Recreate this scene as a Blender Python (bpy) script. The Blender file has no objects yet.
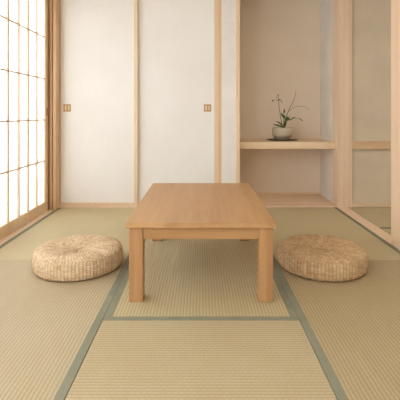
import bpy, bmesh, math, random
from mathutils import Vector, Matrix
random.seed(7)
PI = math.pi
scene = bpy.context.scene
C = scene.collection

# ------------------------------------------------------------------ camera
H = 0.92                      # eye height (metres); the view looks along +Y
cam_d = bpy.data.cameras.new('camera'); cam = bpy.data.objects.new('camera', cam_d); C.objects.link(cam)
cam.location = (0, 0, H); cam.rotation_euler = (PI/2, 0, 0)
cam_d.sensor_width = 36; cam_d.lens = 36
cam_d.shift_x = -0.0025; cam_d.shift_y = -0.215
cam_d.clip_start = 0.05
scene.camera = cam

# ------------------------------------------------------------------ materials
def srgb(r, g, b):
    f = lambda c: (c/255/12.92) if c/255 <= 0.04045 else ((c/255+0.055)/1.055)**2.4
    return (f(r), f(g), f(b), 1)

class NT:
    def __init__(s, name):
        s.m = bpy.data.materials.new(name); s.m.use_nodes = True
        s.t = s.m.node_tree; s.n = s.t.nodes; s.l = s.t.links
        s.b = s.n['Principled BSDF']
    def node(s, typ, **kw):
        n = s.n.new(typ)
        for k, v in kw.items(): setattr(n, k, v)
        return n
    def link(s, a, b): s.l.new(a, b)
    def math(s, op, a, b=None, c=None):
        n = s.n.new('ShaderNodeMath'); n.operation = op
        for i, v in enumerate((a, b, c)):
            if v is None: continue
            if isinstance(v, (int, float)): n.inputs[i].default_value = v
            else: s.l.new(v, n.inputs[i])
        return n.outputs[0]
    def mix(s, fac, a, b, blend='MIX'):
        n = s.n.new('ShaderNodeMix'); n.data_type = 'RGBA'; n.blend_type = blend
        if isinstance(fac, (int, float)): n.inputs[0].default_value = fac
        else: s.l.new(fac, n.inputs[0])
        for i, v in ((6, a), (7, b)):
            if isinstance(v, tuple): n.inputs[i].default_value = v
            else: s.l.new(v, n.inputs[i])
        return n.outputs[2]
    def noise(s, vec, scale, detail=4, rough=.55):
        n = s.n.new('ShaderNodeTexNoise'); n.inputs['Scale'].default_value = scale
        n.inputs['Detail'].default_value = detail; n.inputs['Roughness'].default_value = rough
        s.l.new(vec, n.inputs['Vector']); return n.outputs['Fac']
    def coords(s, scale=(1, 1, 1), loc=(0, 0, 0)):
        tc = s.n.new('ShaderNodeTexCoord'); mp = s.n.new('ShaderNodeMapping')
        mp.inputs['Scale'].default_value = scale; mp.inputs['Location'].default_value = loc
        s.l.new(tc.outputs['Object'], mp.inputs['Vector']); return mp.outputs['Vector']
    def ramp(s, fac, lo, hi):
        n = s.n.new('ShaderNodeMapRange'); n.inputs[1].default_value = lo; n.inputs[2].default_value = hi
        s.l.new(fac, n.inputs[0]); return n.outputs[0]
    def bump(s, h, strength=.3, dist=.002):
        n = s.n.new('ShaderNodeBump'); n.inputs['Strength'].default_value = strength
        n.inputs['Distance'].default_value = dist
        s.l.new(h, n.inputs['Height']); s.l.new(n.outputs[0], s.b.inputs['Normal'])
    def color(s, c):
        if isinstance(c, tuple): s.b.inputs['Base Color'].default_value = c
        else: s.l.new(c, s.b.inputs['Base Color'])
    def rough(s, r, spec=.3):
        s.b.inputs['Roughness'].default_value = r
        s.b.inputs['Specular IOR Level'].default_value = spec

def wood(name, light, dark, axis, rough=.5, contrast=1.0, spec=.3):
    t = NT(name)
    sc = [14, 14, 14]; sc[axis] = .9
    f = [150, 150, 150]; f[axis] = 3.5
    a = t.noise(t.coords(tuple(sc)), 1.0, 3)
    b = t.noise(t.coords(tuple(f), (3, 5, 7)), 1.0, 3)
    w = t.node('ShaderNodeTexWave'); w.wave_type = 'BANDS'; w.bands_direction = 'XYZ'[(axis+1) % 3]
    w.inputs['Scale'].default_value = 5; w.inputs['Distortion'].default_value = 5
    w.inputs['Detail'].default_value = 3
    k = [1.0, 1.0, 1.0]; k[axis] = .12
    t.link(t.coords(tuple(k)), w.inputs['Vector'])
    g = t.math('MULTIPLY', t.ramp(a, .3, .7), .55)
    g = t.math('MULTIPLY_ADD', t.ramp(b, .35, .75), .3, g)
    g = t.math('MULTIPLY_ADD', w.outputs['Fac'], .22, g)
    g = t.math('MULTIPLY', g, contrast)
    t.color(t.mix(g, light, dark))
    t.rough(rough, spec); t.bump(b, .12, .001)
    return t.m

def wood3(name, light, dark, **k): return [wood(name + '_' + 'xyz'[i], light, dark, i, **k) for i in range(3)]

HIN = wood3('pale_cypress_wood', srgb(240, 216, 182), srgb(220, 186, 146), rough=.55, contrast=.8)
LAT = wood3('pale_lattice_wood', srgb(228, 198, 166), srgb(208, 174, 142), rough=.6, contrast=.7)
HINR = wood3('rosy_cypress_wood', srgb(241, 216, 186), srgb(222, 187, 151), rough=.55, contrast=.8)
OAK = wood3('oiled_oak_wood', srgb(204, 160, 112), srgb(168, 124, 78), rough=.42, contrast=.85, spec=.4)
OAKD = wood3('oiled_oak_shaded', srgb(196, 151, 103), srgb(160, 116, 72), rough=.45, contrast=.85, spec=.35)  # oak darkened for legs and aprons, their shade put into the colour
SHO = wood3('warm_cedar_wood', srgb(232, 200, 164), srgb(208, 170, 128), rough=.55)

def plaster(name, col, amt=.06, bump=.15):
    t = NT(name); v = t.coords()
    n1 = t.noise(v, 3, 5); n2 = t.noise(v, 260, 2)
    d = tuple(c*(1-amt*2) for c in col[:3]) + (1,)
    t.color(t.mix(t.ramp(n1, .3, .7), col, d)); t.rough(.9, .1); t.bump(n2, bump, .001)
    return t.m
M_WALL = plaster('white_plaster', srgb(240, 235, 228))
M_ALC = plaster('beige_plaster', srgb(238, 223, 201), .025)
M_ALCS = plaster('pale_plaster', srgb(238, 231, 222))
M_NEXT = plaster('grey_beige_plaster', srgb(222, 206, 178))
M_CEIL = plaster('ceiling_plaster', srgb(225, 212, 192))

def fusuma_paper():
    t = NT('cream_door_paper'); v = t.coords((1, 1, 1))
    n = t.noise(t.coords((40, 40, 6)), 1, 4); n2 = t.noise(v, 2, 2)
    c = t.mix(t.ramp(n2, .3, .7), srgb(244, 240, 234), srgb(240, 235, 228))
    t.color(t.mix(t.math('MULTIPLY', n, .12), c, srgb(212, 205, 196))); t.rough(.85, .15); t.bump(n, .05, .001)
    return t.m
M_FUS = fusuma_paper()

def shoji_paper():
    t = NT('translucent_washi_paper')
    n = t.noise(t.coords((60, 60, 12)), 1, 4)
    col = t.mix(t.math('MULTIPLY', n, .1), (.93, .94, .95, 1), (.82, .83, .84, 1))
    tr = t.node('ShaderNodeBsdfTranslucent'); df = t.node('ShaderNodeBsdfDiffuse')
    t.link(col, tr.inputs[0]); t.link(col, df.inputs[0])
    mx = t.node('ShaderNodeMixShader'); mx.inputs[0].default_value = .38
    t.link(tr.outputs[0], mx.inputs[1]); t.link(df.outputs[0], mx.inputs[2])
    t.link(mx.outputs[0], t.n['Material Output'].inputs[0])
    return t.m
M_PAPER = shoji_paper()

def tatami(name, axis, light, dark, warm, pitch=.0152, strength=1.0):
    """ribs run along `axis` (0 = X, 1 = Y)"""
    t = NT(name)
    tc = t.node('ShaderNodeTexCoord'); sp = t.node('ShaderNodeSeparateXYZ')
    t.link(tc.outputs['Object'], sp.inputs[0])
    along, across = (sp.outputs[0], sp.outputs[1]) if axis == 0 else (sp.outputs[1], sp.outputs[0])
    wob = t.noise(t.coords((30, 30, 30)), 1, 2)
    u = t.math('MULTIPLY_ADD', wob, .0035, across)
    ph = t.math('MULTIPLY', u, 2*PI/pitch)
    rib = t.math('MULTIPLY_ADD', t.math('SINE', ph), .5, .5)
    ribn = t.math('FLOOR', t.math('DIVIDE', u, pitch))
    odd = t.math('MULTIPLY', t.math('MODULO', ribn, 2), PI)
    al = t.math('MULTIPLY_ADD', wob, .01, along)
    bead = t.math('MULTIPLY_ADD', t.math('SINE', t.math('ADD', t.math('MULTIPLY', al, 2*PI/.021), odd)), .5, .5)
    k = [900, 900, 1]; k[1-axis] = 12; k = (900, 9, 1) if axis == 0 else (9, 900, 1)
    straw = t.noise(t.coords(k), 1, 2)
    big = t.noise(t.coords((2.2, 2.2, 1)), 1, 3)
    mid = t.noise(t.coords((26, 5, 1) if axis == 1 else (5, 26, 1)), 1, 3)
    c = t.mix(t.math('MULTIPLY', t.ramp(big, .3, .7), .5), light, warm)
    c = t.mix(t.math('MULTIPLY', t.ramp(mid, .4, .75), .35), c, warm)
    groove = t.math('MULTIPLY', t.math('POWER', t.math('SUBTRACT', 1.0, rib), 1.6), .58*strength)
    c = t.mix(groove, c, dark)
    c = t.mix(t.math('MULTIPLY', t.math('MULTIPLY', bead, rib), .2*strength), c, dark)
    c = t.mix(t.math('MULTIPLY', t.ramp(straw, .4, .75), .25), c, dark)
    t.color(c); t.rough(.62, .22)
    h = t.math('ADD', t.math('MULTIPLY', rib, .8), t.math('MULTIPLY', bead, .25))
    t.bump(h, .35*strength, .0025)
    return t.m
T_SIDE = tatami('tatami_straw_side', 1, srgb(202, 188, 156), srgb(148, 130, 94), srgb(193, 172, 136))
T_RIGHT = tatami('tatami_straw_right', 1, srgb(196, 178, 142), srgb(142, 120, 82), srgb(184, 160, 120))  # darker copy of the side straw, dimmer light at the right painted in
T_FRONT = tatami('tatami_straw_front', 0, srgb(200, 184, 150), srgb(150, 131, 94), srgb(190, 168, 130), strength=.85)
T_MID = tatami('tatami_straw_middle', 1, srgb(206, 191, 152), srgb(150, 132, 90), srgb(196, 174, 132))
T_FAR = tatami('tatami_straw_far', 0, srgb(204, 189, 152), srgb(168, 151, 110), srgb(196, 176, 138), strength=.6)

def cloth(name, col, col2):
    t = NT(name); v = t.coords()
    ck = t.node('ShaderNodeTexChecker'); ck.inputs['Scale'].default_value = 320; t.link(v, ck.inputs['Vector'])
    n = t.noise(v, 14, 4)
    c = t.mix(t.ramp(n, .3, .7), col, col2)
    t.color(t.mix(t.math('MULTIPLY', ck.outputs['Fac'], .25), c, tuple(x*.6 for x in col2[:3]) + (1,)))
    t.rough(.8, .15); t.bump(ck.outputs['Fac'], .2, .001)
    return t.m
M_EDGE = cloth('sage_green_edging', srgb(150, 148, 126), srgb(136, 136, 114))
M_EDGED = cloth('dark_green_edging', srgb(142, 140, 116), srgb(128, 127, 104))

def straw(name, lo, hi, mid):
    t = NT(name); at = t.node('ShaderNodeAttribute'); at.attribute_name = 'tone'
    v = t.coords((90, 90, 90)); n = t.noise(v, 1, 3)
    c = t.mix(at.outputs['Fac'], lo, hi)
    c = t.mix(t.math('MULTIPLY', t.ramp(n, .35, .7), .35), c, mid)
    t.color(c); t.rough(.6, .25)
    t.bump(t.noise(t.coords((400, 400, 400)), 1, 2), .2, .001)
    return t.m
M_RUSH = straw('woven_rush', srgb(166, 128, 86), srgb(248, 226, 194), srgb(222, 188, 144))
M_RUSH2 = straw('shaded_woven_rush', srgb(150, 112, 70), srgb(228, 198, 158), srgb(202, 162, 114))  # darker copy of the rush: weaker light on the right cushion painted in

def flat(name, col, rough=.6, spec=.3, vary=.15, nscale=30):
    t = NT(name); n = t.noise(t.coords(), nscale, 4)
    t.color(t.mix(t.ramp(n, .3, .7), col, tuple(x*(1-vary) for x in col[:3]) + (1,)))
    t.rough(rough, spec); t.bump(n, .1, .001); return t.m
M_POT = flat('speckled_grey_glaze', srgb(204, 190, 164), .4, .4, .2, 120)
M_SOIL = flat('dark_moss_soil', srgb(62, 54, 40), .95, .1, .4, 80)
M_LEAF = flat('dark_green_leaf', srgb(86, 116, 48), .45, .4, .35, 30)
M_STEM = flat('brown_twig', srgb(120, 96, 66), .7, .2, .2, 60)
M_STEMG = flat('green_stem', srgb(92, 108, 56), .6, .3, .2, 60)
M_BUD = flat('brown_bud', srgb(120, 88, 62), .7, .2, .2, 60)
M_TRAY = flat('dark_brown_lacquer', srgb(100, 78, 58), .45, .4, .2, 20)
M_SUB = flat('dark_subfloor', srgb(150, 120, 86), .7, .2, .2, 5)
M_SHADE = flat('shadowed_recess', srgb(150, 112, 72), .7, .2, .2, 20)

# ------------------------------------------------------------------ mesh helpers
def add_box(bm, x0, x1, y0, y1, z0, z1, bevel=0.0, seg=2):
    r = bmesh.ops.create_cube(bm, size=1.0)
    vs = r['verts']
    for v in vs:
        v.co = Vector(((x0+x1)/2 + v.co.x*(x1-x0), (y0+y1)/2 + v.co.y*(y1-y0), (z0+z1)/2 + v.co.z*(z1-z0)))
    if bevel > 0:
        es = set(e for v in vs for e in v.link_edges)
        bmesh.ops.bevel(bm, geom=list(es), offset=bevel, segments=seg, profile=.5, affect='EDGES')

def obj(name, bm, mat, parent=None, smooth=False):
    bmesh.ops.recalc_face_normals(bm, faces=bm.faces[:])
    me = bpy.data.meshes.new(name); bm.to_mesh(me); bm.free()
    if mat is not None: me.materials.append(mat)
    if smooth:
        for p in me.polygons: p.use_smooth = True
    o = bpy.data.objects.new(name, me); C.objects.link(o)
    if parent: o.parent = parent
    return o

def box(name, dims, mat, parent=None, bevel=.002):
    bm = bmesh.new(); add_box(bm, *dims, bevel=bevel); return obj(name, bm, mat, parent)

def boxes(name, lst, mat, parent=None, bevel=.0015):
    bm = bmesh.new()
    for d in lst: add_box(bm, *d, bevel=bevel)
    return obj(name, bm, mat, parent)

def struct(o, label=None):
    o['kind'] = 'structure'
    if label: o['label'] = label
    return o

def tag(o, label, cat, group=None):
    o['label'] = label; o['category'] = cat
    if group: o['group'] = group
    return o

def empty(name, loc=(0, 0, 0), rz=0):
    o = bpy.data.objects.new(name, None); C.objects.link(o)
    o.location = loc; o.rotation_euler = (0, 0, rz); o.empty_display_size = .1; return o

def prism(bm, pts, z0, z1):
    """vertical prism from an (x, y) outline"""
    a = [bm.verts.new((x, y, z0)) for x, y in pts]; b = [bm.verts.new((x, y, z1)) for x, y in pts]
    n = len(pts)
    for i in range(n): bm.faces.new((a[i], a[(i+1) % n], b[(i+1) % n], b[i]))
    bm.faces.new(a[::-1]); bm.faces.new(b)

def lathe(bm, prof, n=64):
    rings = []
    for r, z in prof:
        if r < 1e-6: rings.append([bm.verts.new((0, 0, z))])
        else: rings.append([bm.verts.new((r*math.cos(2*PI*i/n), r*math.sin(2*PI*i/n), z)) for i in range(n)])
    for a, b in zip(rings, rings[1:]):
        for i in range(n):
            j = (i+1) % n
            if len(a) == 1 and len(b) == 1: continue
            if len(a) == 1: bm.faces.new((a[0], b[j], b[i]))
            elif len(b) == 1: bm.faces.new((a[i], a[j], b[0]))
            else: bm.faces.new((a[i], a[j], b[j], b[i]))

def tube(bm, pts, r0, r1, n=8):
    pts = [Vector(p) for p in pts]; rings = []
    # smooth the path (Catmull-Rom)
    fine = []
    for i in range(len(pts)-1):
        p0 = pts[max(i-1, 0)]; p1 = pts[i]; p2 = pts[i+1]; p3 = pts[min(i+2, len(pts)-1)]
        for k in range(6):
            t = k/6
            fine.append(.5*((2*p1)+(-p0+p2)*t+(2*p0-5*p1+4*p2-p3)*t*t+(-p0+3*p1-3*p2+p3)*t**3))
    fine.append(pts[-1])
    m = len(fine)
    for i, p in enumerate(fine):
        d = (fine[min(i+1, m-1)]-fine[max(i-1, 0)]).normalized()
        a = d.cross(Vector((0, 1, 0.1))).normalized(); b = d.cross(a)
        r = r0+(r1-r0)*i/(m-1)
        rings.append([bm.verts.new(p+a*r*math.cos(2*PI*k/n)+b*r*math.sin(2*PI*k/n)) for k in range(n)])
    for a, b in zip(rings, rings[1:]):
        for i in range(n): bm.faces.new((a[i], a[(i+1) % n], b[(i+1) % n], b[i]))
    bm.faces.new(rings[0][::-1]); bm.faces.new(rings[-1])

# ------------------------------------------------------------------ key planes
YB = 3.96            # back wall face
XL = -1.405          # left edge of tatami
XR = 1.34            # right edge of tatami
S = .44              # seams between mat columns
CEIL = 2.46
def PX(px, y=YB): return (px-201)*y/400

# ------------------------------------------------------------------ room shell
struct(box('floor', (-1.75, 4.2, -1.6, 4.75, -.14, -.056), M_SUB, bevel=0))
struct(box('ceiling', (-1.75, 4.2, -1.6, 4.75, CEIL, CEIL+.08), M_CEIL, bevel=0))

# left side: plaster above and before the shoji
struct(boxes('wall_left', [(-1.60, -1.47, -1.6, 4.0, 2.16, CEIL), (-1.60, -1.47, .62, .74, -.056, 2.16)], M_WALL, bevel=0))
struct(box('trim_1', (-1.56, XL, .74, 3.835, -.056, 0.0), HINR[1]))            # shoji sill
struct(box('trim_2', (-1.56, -1.42, .74, 3.835, 2.092, 2.16), HIN[1]))         # shoji head track
# grooved corner post between shoji and sliding doors
pl = lambda px: PX(px, 3.84)
bm = bmesh.new()
prism(bm, [(-1.60, 3.99), (-1.60, 3.8205), (-1.4745, 3.8205), (-1.4745, 3.868), (pl(50), 3.868), (pl(50), 3.838), (pl(52.1), 3.838), (pl(52.1), 3.862), (pl(53), 3.862),
           (pl(53), 3.838), (pl(56), 3.838), (pl(56), 3.93), (pl(57.4), 3.93), (pl(57.4), 3.99)], -.056, CEIL)
struct(obj('trim_3', bm, SHO[2]))

# the shoji panels
X0 = -1.463
def make_shoji(idx, y0, y1, label):
    w = boxes('window_%d' % idx, [(X0-.034, X0, y1-.062, y1, 0.001, 2.09), (X0-.034, X0, y0, y0+.062, 0.001, 2.09),
              (X0-.034, X0, y0+.062, y1-.062, .001, .092), (X0-.034, X0, y0+.062, y1-.062, 2.03, 2.09)], HIN[2])
    struct(w, label)
    a, b = y0+.062, y1-.062
    hs = [.479, .864, 1.25, 1.642]
    bars = [(X0-.017, X0-.003, a, b, h-.0065, h+.0065) for h in hs]
    n = 5
    for i in range(1, n):
        yy = b-(b-a)*i/n
        bars.append((X0-.018, X0-.001, yy-.0095, yy+.0095, .092, 2.03))
    o = boxes('lattice', bars, LAT[2], w, .001)
    o['label'] = 'thin pale wooden grid bars'
    p = box('paper_pane', (X0-.0205, X0-.0185, a, b, .092, 2.03), M_PAPER, w, 0); p['label'] = 'bright white backlit paper'
    h = boxes('finger_pull', [(X0-.001, X0+.0015, y1-.030, y1-.012, .90, .98)], M_SHADE, w, .001)
    return w
make_shoji(1, 2.8085, 3.82, 'paper screen panel with pale wooden lattice nearest the corner post')
make_shoji(2, 1.80, 2.808, 'paper screen panel nearer the viewer')
make_shoji(3, .7405, 1.7995, 'paper screen panel beside the viewer')

# back wall
struct(box('wall_back', (PX(221.5), PX(236), YB, YB+.12, -.056, CEIL), M_WALL, bevel=0))
struct(box('wall_back_upper', (-1.60, PX(221.5), YB-.02, YB+.12, 2.16, CEIL), M_WALL, bevel=0))
struct(box('trim_4', (-1.40, PX(221.5), YB-.035, YB+.08, -.056, .03), HINR[0]))   # door sill
struct(box('trim_5', (-1.40, PX(221.5), YB-.035, YB+.08, 2.09, 2.16), HIN[0]))    # door head track
struct(box('trim_6', (PX(218.6), PX(221.5), YB+.004, YB+.1, .03, 2.09), SHO[2]))  # jamb
struct(box('trim_7', (PX(236), PX(239.6), YB-.03, YB+.1, -.056, CEIL), HIN[2]))   # alcove edge post

def make_door(idx, x0, x1, y, sl, sr, hx, label):
    d = box('door_%d' % idx, (x0+sl, x1-sr, y+.004, y+.02, .05, 2.07), M_FUS, bevel=0)
    struct(d, label)
    fr = boxes('door_frame', [(x0, x0+sl, y, y+.024, .031, 2.089), (x1-sr, x1, y, y+.024, .031, 2.089),
               (x0+sl, x1-sr, y, y+.024, .031, .05), (x0+sl, x1-sr, y, y+.024, 2.07, 2.089)], HIN[2], d)
    z = .98; s = .036
    hd = boxes('door_pull', [(hx-s, hx+s, y+.001, y+.006, z-s, z-s+.012), (hx-s, hx+s, y+.001, y+.006, z+s-.012, z+s),
               (hx-s, hx-s+.012, y+.001, y+.006, z-s+.012, z+s-.012), (hx+s-.012, hx+s, y+.001, y+.006, z-s+.012, z+s-.012),
               (hx-.006, hx+.008, y+.001, y+.006, z-s+.012, z+s-.012)], OAK[2], d, .001)
    cp = box('pull_recess', (hx-s+.01, hx+s-.01, y+.0035, y+.0045, z-s+.01, z+s-.01), HIN[2], hd, 0)
    return d
make_door(1, PX(57.7), PX(138), YB-.028, .024, .034, PX(68.0), 'cream sliding door beside the shoji, square wooden pull near its left edge')
make_door(2, PX(133), PX(218.6), YB+.004, .04, .044, PX(207.6), 'cream sliding door beside the alcove, square wooden pull near its right edge')

# alcove
YA = 4.56
XA0, XA1 = PX(239.6), PX(338)
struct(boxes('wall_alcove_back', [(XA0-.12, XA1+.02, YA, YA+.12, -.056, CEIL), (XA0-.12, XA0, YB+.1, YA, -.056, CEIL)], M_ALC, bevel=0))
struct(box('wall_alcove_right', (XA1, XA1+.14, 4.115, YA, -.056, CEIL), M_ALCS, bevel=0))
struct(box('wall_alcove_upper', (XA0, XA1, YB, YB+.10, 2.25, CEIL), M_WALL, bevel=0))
struct(box('trim_8', (XA0-.004, XA1, YB-.012, YA, -.056, .006), HINR[0]))          # alcove floor board
struct(boxes('baseboard_alcove', [(XA0, XA1, YA-.012, YA, .006, .028)], HIN[0]))
sh = struct(box('shelf', (XA0, XA1, 4.035, YA, .567, .637), HIN[0]))
del sh['kind']
tag(sh, 'thick pale wooden shelf spanning the alcove, carrying the potted plant', 'shelf')

# right side
struct(box('trim_9', (XA1, PX(352.3), YB, 4.115, -.056, CEIL), HINR[2]))            # wide corner post
struct(box('trim_10', (XR, 1.445, -.2, YB, -.056, -.002), HINR[1]))                 # threshold
struct(box('trim_11', (XR+.003, 1.47, 2.685, 2.83, -.002, CEIL), HINR[2]))          # near post
struct(box('wall_right', (1.37, 1.46, -1.6, 2.685, -.002, CEIL), M_WALL, bevel=0))
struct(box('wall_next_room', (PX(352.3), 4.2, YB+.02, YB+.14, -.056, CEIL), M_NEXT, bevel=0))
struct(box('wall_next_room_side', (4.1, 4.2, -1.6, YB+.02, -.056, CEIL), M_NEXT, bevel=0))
struct(box('trim_12', (PX(352.3), 4.1, YB-.012, YB+.02, .574, .652), SHO[0]))       # rail on the neighbouring wall
struct(box('baseboard_next_room', (PX(352.3), 4.1, YB-.006, YB+.02, .0, .032), HIN[0]))

# ------------------------------------------------------------------ tatami mats
def mat(x0, x1, y0, y1, surf, edges, label, edge_mat=M_EDGE, grp='tatami mats on the floor'):
    root = empty('tatami_mat', ((x0+x1)/2, (y0+y1)/2, -.055))
    hx, hy = (x1-x0)/2-.0012, (y1-y0)/2-.0012
    box('woven_surface', (-hx, hx, -hy, hy, 0, .055), surf, root, .0015)
    B = .034; t0, t1 = .05, .0562
    for e in edges:
        m = edge_mat
        if e.endswith('d'): m = M_EDGED; e = e[0]
        d = {'l': (-hx-.0004, -hx+B, -hy, hy), 'r': (hx-B, hx+.0004, -hy, hy), 'n': (-hx, hx, -hy-.0004, -hy+B), 'f': (-hx, hx, hy-B, hy+.0004)}[e]
        box('edging', (*d, t0, t1), m, root, .0006)
    tag(root, label, 'tatami mat', grp); return root
YM = 2.52
mat(XL, -S, .70, YM, T_SIDE, 'lr', 'straw tatami mat in front of the shoji, running under front half of the left cushion')
mat(XL, -S, YM, YB-.036, T_FAR, ('ld', 'r'), 'greenish tatami mat in the far corner below the shoji and left sliding door')
mat(S, XR, .70, YM, T_RIGHT, ('l', 'rd'), 'straw tatami mat at the right, running under front half of the right cushion')
mat(S, XR, YM, YB-.013, T_FAR, ('l', 'rd'), 'greenish tatami mat in front of the alcove, reaching the wide corner post')
mat(-S, S, 1.817, YB-.036, T_MID, 'lr', 'long tatami mat under the wooden table with green edging along both sides')
mat(-S, S, .91, 1.817, T_FRONT, 'nf', 'tatami mat in front of the table with crosswise ribs and green far edging')
mat(1.447, 2.36, 3.21, YB-.008, T_FAR, ('nd',), 'tatami mat in the neighbouring room below its rail, beyond the threshold')
mat(1.447, 2.36, 1.39, 3.21, T_FAR, ('rd',), 'tatami mat in the neighbouring room beside the near post')

# ------------------------------------------------------------------ low table
ty0, ty1 = 1.938, 3.05
tb = empty('low_table', (0, (ty0+ty1)/2, 0))
tag(tb, 'low rectangular oak table with four square legs in the room centre', 'table')
hl = (ty1-ty0)/2
box('tabletop', (-.366, .366, -hl, hl, .366, .394), OAK[1], tb, .003)
L = .352; lw = .068; li = hl-.014; lb = hl-.09
for sx in (-1, 1):
    for sy in (-1, 1):
        xs = sorted((sx*L, sx*(L-lw))); e = li if sy < 0 else lb; ys = sorted((sy*e, sy*(e-lw)))
        box('leg', (*xs, *ys, .0012, .366), OAKD[2], tb, .003)
for sy in (-1, 1):
    e = li if sy < 0 else lb; ys = sorted((sy*(e-.006), sy*(e-.032)))
    box('apron', (-L+lw, L-lw, *ys, .308, .366), OAKD[0], tb, .0015)
for sx in (-1, 1):
    xs = sorted((sx*(L-.006), sx*(L-.032)))
    box('apron', (*xs, -li+lw, lb-lw, .308, .366), OAKD[1], tb, .0015)

# ------------------------------------------------------------------ woven cushions
def smooth_prof(keys, n):
    """resample a polyline profile evenly"""
    pts = [Vector((a, b)) for a, b in keys]
    fine = []
    for i in range(len(pts)-1):
        p0 = pts[max(i-1, 0)]; p1 = pts[i]; p2 = pts[i+1]; p3 = pts[min(i+2, len(pts)-1)]
        for k in range(12):
            t = k/12
            fine.append(.5*((2*p1)+(-p0+p2)*t+(2*p0-5*p1+4*p2-p3)*t*t+(-p0+3*p1-3*p2+p3)*t**3))
    fine.append(pts[-1])
    d = [0]
    for a, b in zip(fine, fine[1:]): d.append(d[-1]+(b-a).length)
    out = []; j = 0
    for i in range(n):
        s = d[-1]*i/(n-1)
        while j < len(d)-2 and d[j+1] < s: j += 1
        t = (s-d[j])/max(d[j+1]-d[j], 1e-9)
        out.append((fine[j].lerp(fine[j+1], t), s))
    return out

def woven(name, keys, nprof, nth, pattern, parent):
    prof = smooth_prof(keys, nprof)
    verts, tones, faces = [], [], []
    for i, (p, s) in enumerate(prof):
        a = prof[max(i-1, 0)][0]; b = prof[min(i+1, nprof-1)][0]
        t = (b-a).normalized(); nr, nz = -t.y, t.x       # outward normal for profiles running inward over the top
        if nr*0 + nz < 0 and False: nr, nz = -nr, -nz
        for k in range(nth):
            th = 2*PI*k/nth
            h, tone = pattern(th, s, p)
            r = max(p.x+nr*h, 1e-4); z = p.y+nz*h
            verts.append((r*math.cos(th), r*math.sin(th), z)); tones.append(tone)
    for i in range(nprof-1):
        for k in range(nth):
            j = (k+1) % nth
            faces.append((i*nth+k, i*nth+j, (i+1)*nth+j, (i+1)*nth+k))
    me = bpy.data.meshes.new(name); me.from_pydata(verts, [], faces)
    at = me.attributes.new('tone', 'FLOAT', 'POINT'); at.data.foreach_set('value', tones)
    me.materials.append(M_RUSH)
    for p in me.polygons: p.use_smooth = True
    o = bpy.data.objects.new(name, me); C.objects.link(o); o.parent = parent
    return o

rnd = random.Random(3)
RR = [rnd.random() for _ in range(997)]
def rv(*a):
    k = 0
    for i in a: k = (k*31+int(i)*17+5) % 997
    return RR[k]
NST = 84          # stakes around
def side_pat(th, s, p):
    q = th/(2*PI)*NST; st = math.floor(q); g = q-st
    row = s/.0135 + .5*(st % 2); j = math.floor(row); f = row-j
    hump = (.25+.75*math.sin(PI*g)**.7)*(.35+.65*math.sin(PI*f)**.7)
    return .0055*hump, min(1, max(0, .10+.66*hump+.36*(rv(j, st, 1)-.5)+.25*(rv(st, 9)-.5)))  # tone: random per strand, with shade painted into the weave crevices
def top_pat(th, s, p):
    r = p.x
    lev = NST if r > .13 else (NST//2 if r > .055 else NST//4)
    q = (th/(2*PI) + .06*math.sin(r*9))*lev
    st = math.floor(q); g = q-st
    row = s/.0155 + .5*(st % 2); j = math.floor(row); f = row-j
    hump = (.25+.75*math.sin(PI*g)**.7)*(.3+.7*math.sin(PI*f)**.7)
    return .0055*hump, min(1, max(0, .16+.6*hump+.4*(rv(j, st, 4)-.5)+.25*(rv(st, 3)-.5)))  # same on top: strand tone varies, hollows darkened as painted shade
def make_cushion():
    root = empty('floor_cushion')
    woven('woven_side', [(.10, .004), (.235, .003), (.252, .006), (.261, .022), (.265, .05), (.263, .088), (.256, .107)], 90, 504, side_pat, root)
    woven('woven_top', [(.2565, .1065), (.248, .114), (.230, .122), (.19, .127), (.13, .123), (.07, .114), (.03, .104), (.004, .100)], 110, 504, top_pat, root)
    return root
c1 = make_cushion(); c1.location = (-.743, 2.428, .001); c1.rotation_euler = (0, 0, .3)
tag(c1, 'round woven straw floor cushion beside the shoji, left of the table', 'floor cushion', 'round woven floor cushions')
c2 = c1.copy(); C.objects.link(c2)
for ch in list(c1.children):
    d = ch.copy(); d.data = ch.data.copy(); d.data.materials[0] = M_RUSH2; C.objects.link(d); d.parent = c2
c2.location = (.732, 2.428, .001); c2.rotation_euler = (0, 0, 2.1)
c2['label'] = 'round woven straw floor cushion in front of the alcove, right of the table'

# ------------------------------------------------------------------ potted plant on a tray
PY = 4.31; SH = .637
cx = PX(282.3, PY)
tr = bmesh.new()
lathe(tr, [(0, .0), (.135, .0), (.155, .004), (.165, .011), (.160, .012), (.148, .007), (0, .006)], 72)
t = obj('tray', tr, M_TRAY, None, True); t.location = (cx, PY, SH+.0005)
tag(t, 'flat dark round tray under the plant pot on the alcove shelf', 'tray')

pz = SH+.007
plant = empty('potted_plant', (cx, PY, pz))
tag(plant, 'small grey ceramic bowl pot with wispy twigs and green leaves on the tray', 'potted plant')
b = bmesh.new()
lathe(b, [(0, 0), (.058, 0), (.064, .003), (.068, .008), (.088, .028), (.101, .041), (.1065, .048), (.109, .056), (.1095, .085), (.1085, .118), (.107, .128), (.104, .131),
          (.100, .129), (.100, .115), (.0985, .10), (0, .10)], 80)
obj('pot', b, M_POT, plant, True)['label'] = 'grey speckled ceramic bowl'
b = bmesh.new(); lathe(b, [(0, .122), (.03, .124), (.06, .119), (.085, .114), (.0968, .110), (.0968, .102), (0, .102)], 40)
obj('soil', b, M_SOIL, plant, True)
K = PY/400
def pp(px, py, dy=0):   # a point of the sketch, relative to the pot base
    return Vector(((px-282.3)*K, dy, H-(py-114)*K-pz))
def stem(pts, r0, r1, m=M_STEM):
    bb = bmesh.new(); tube(bb, [pp(*q) for q in pts], r0, r1); return obj('stem', bb, m, plant, True)
stem([(282.8, 130, 0), (281, 120, -.01), (279, 108, -.015), (277.8, 95.5, -.02)], .0042, .002)
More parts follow.
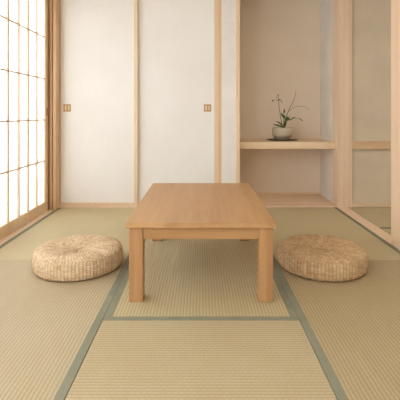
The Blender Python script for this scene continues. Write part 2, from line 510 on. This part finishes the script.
stem([(278.2, 101, -.018), (275, 99.8, -.03), (272.4, 100.6, -.04)], .0022, .0014)
stem([(278.2, 101.5, -.018), (280.5, 99.8, 0), (282, 101.6, .02)], .0022, .0014)
stem([(283.6, 130, .01), (285.5, 120, .02), (289.5, 110, .03), (294.5, 100, .04), (297, 91, .045)], .0045, .0016)
stem([(288.5, 112, .03), (294, 107.5, .0), (300, 106.3, -.02), (306, 107.5, -.03), (309, 110.5, -.035)], .0020, .0009)
stem([(284, 130, 0), (286, 121.5, -.02), (291, 118.6, -.03), (297, 118.2, -.04), (301.3, 121, -.04)], .004, .0014, M_STEMG)
stem([(283.2, 130, 0), (283.4, 120, -.02), (283.6, 111, -.02)], .0045, .002, M_STEMG)
def leaf(a, bpt, w, bend=.0, tilt=0, m=M_LEAF):
    a = pp(*a); c = pp(*bpt); d = c-a
    side = d.cross(Vector((0, 1, 0)))
    side = side.normalized() if side.length > 1e-5 else Vector((1, 0, 0))
    side = (side*math.cos(tilt)+Vector((0, 1, 0))*math.sin(tilt))
    nn = d.cross(side).normalized()
    bb = bmesh.new(); N = 10; rows = []
    for i in range(N+1):
        u = i/N; ww = w*math.sin(PI*min(1, u*.94+.03))**.8*(1-.25*u)
        mid = a+d*u+Vector((0, 0, bend*math.sin(PI*u)))
        rows.append([bb.verts.new(mid+side*ww), bb.verts.new(mid-nn*ww*.25), bb.verts.new(mid-side*ww)])
    for p, q in zip(rows, rows[1:]):
        for k in range(2): bb.faces.new((p[k], p[k+1], q[k+1], q[k]))
    o = obj('leaf', bb, m, plant, True)
    so = o.modifiers.new('thick', 'SOLIDIFY'); so.thickness = .0012
    return o
leaf((282.5, 127.5, -.03), (271.8, 124.2, -.05), .011, .006, .5)
leaf((282.5, 126, -.02), (275.6, 121.2, -.03), .009, .008, .5)
leaf((282.6, 127, -.04), (279, 124.8, -.08), .009, .004, .7)
leaf((283.2, 118, -.03), (280.4, 112.6, -.04), .012, .0, .3)
leaf((283.6, 113.5, -.02), (284, 108.8, -.02), .010, .0, .3)
leaf((284, 119, -.03), (283, 114.5, -.045), .012, .0, .4)
leaf((284.5, 123, -.03), (286.5, 116, -.05), .014, .0, .4)
leaf((285.5, 121, -.03), (288.8, 116.5, -.05), .012, .0, .4)
leaf((284, 127, -.04), (285.2, 120, -.06), .013, .0, .4)
leaf((286, 120.5, -.03), (291.5, 119.2, -.05), .009, .004, .5)
leaf((290.5, 118.8, -.03), (294.8, 117.2, -.04), .007, .003, .5)
leaf((298, 118.4, -.04), (301.8, 121.2, -.05), .006, .003, .5)
def bud(px, py, dy, r):
    bb = bmesh.new(); bmesh.ops.create_icosphere(bb, subdivisions=2, radius=r)
    for v in bb.verts: v.co.z *= 1.35; v.co.x *= 1+.2*math.sin(v.co.z*300)
    bmesh.ops.translate(bb, verts=bb.verts[:], vec=pp(px, py, dy)); return obj('bud', bb, M_BUD, plant, True)
for q in ((277.7, 95, -.02, .0065), (272.2, 101, -.04, .0075), (282.1, 102, .02, .006), (278.6, 99.6, -.018, .006), (276.5, 97.3, -.02, .005),
          (280.2, 100, 0, .005), (307, 108.3, -.03, .003), (297, 91, .045, .003)): bud(*q)

# ------------------------------------------------------------------ light
w = bpy.data.worlds.new('world'); scene.world = w; w.use_nodes = True
bg = w.node_tree.nodes['Background']; bg.inputs[0].default_value = (.95, .975, 1.0, 1); bg.inputs[1].default_value = .55

def area(name, loc, rot, sx, sy, power, col):
    l = bpy.data.lights.new(name, 'AREA'); l.shape = 'RECTANGLE'; l.size = sx; l.size_y = sy; l.energy = power; l.color = col
    o = bpy.data.objects.new(name, l); C.objects.link(o); o.location = loc; o.rotation_euler = rot; return o
# daylight outside the paper screens
area('daylight', (-2.9, 2.3, 1.5), (0, -PI/2, 0), 3.0, 4.2, 490, (.87, .945, 1.0))
# added fill light from the left behind the viewer, source unseen
o = area('left_fill', (-2.1, -.5, 1.35), (0, 0, 0), 1.9, 1.9, 66, (.93, .97, 1.0))
o.rotation_euler = (Vector((.5, 3.0, .8))-o.location).to_track_quat('-Z', 'Y').to_euler()
# unseen fill light added to brighten the neighbouring room
area('next_room_fill', (2.7, 2.2, 2.4), (0, 0, 0), .9, .9, 22, (1.0, .97, .94))
# soft fill light added overhead, out of view
area('overhead_fill', (.1, .3, 2.4), (math.radians(22), 0, 0), 1.6, 1.2, 12, (1, .98, .96))

scene.view_settings.view_transform = 'Standard'
scene.view_settings.look = 'None'
scene.view_settings.exposure = -0.08
scene.cycles.max_bounces = 10; scene.cycles.diffuse_bounces = 6
scene.cycles.use_denoising = True
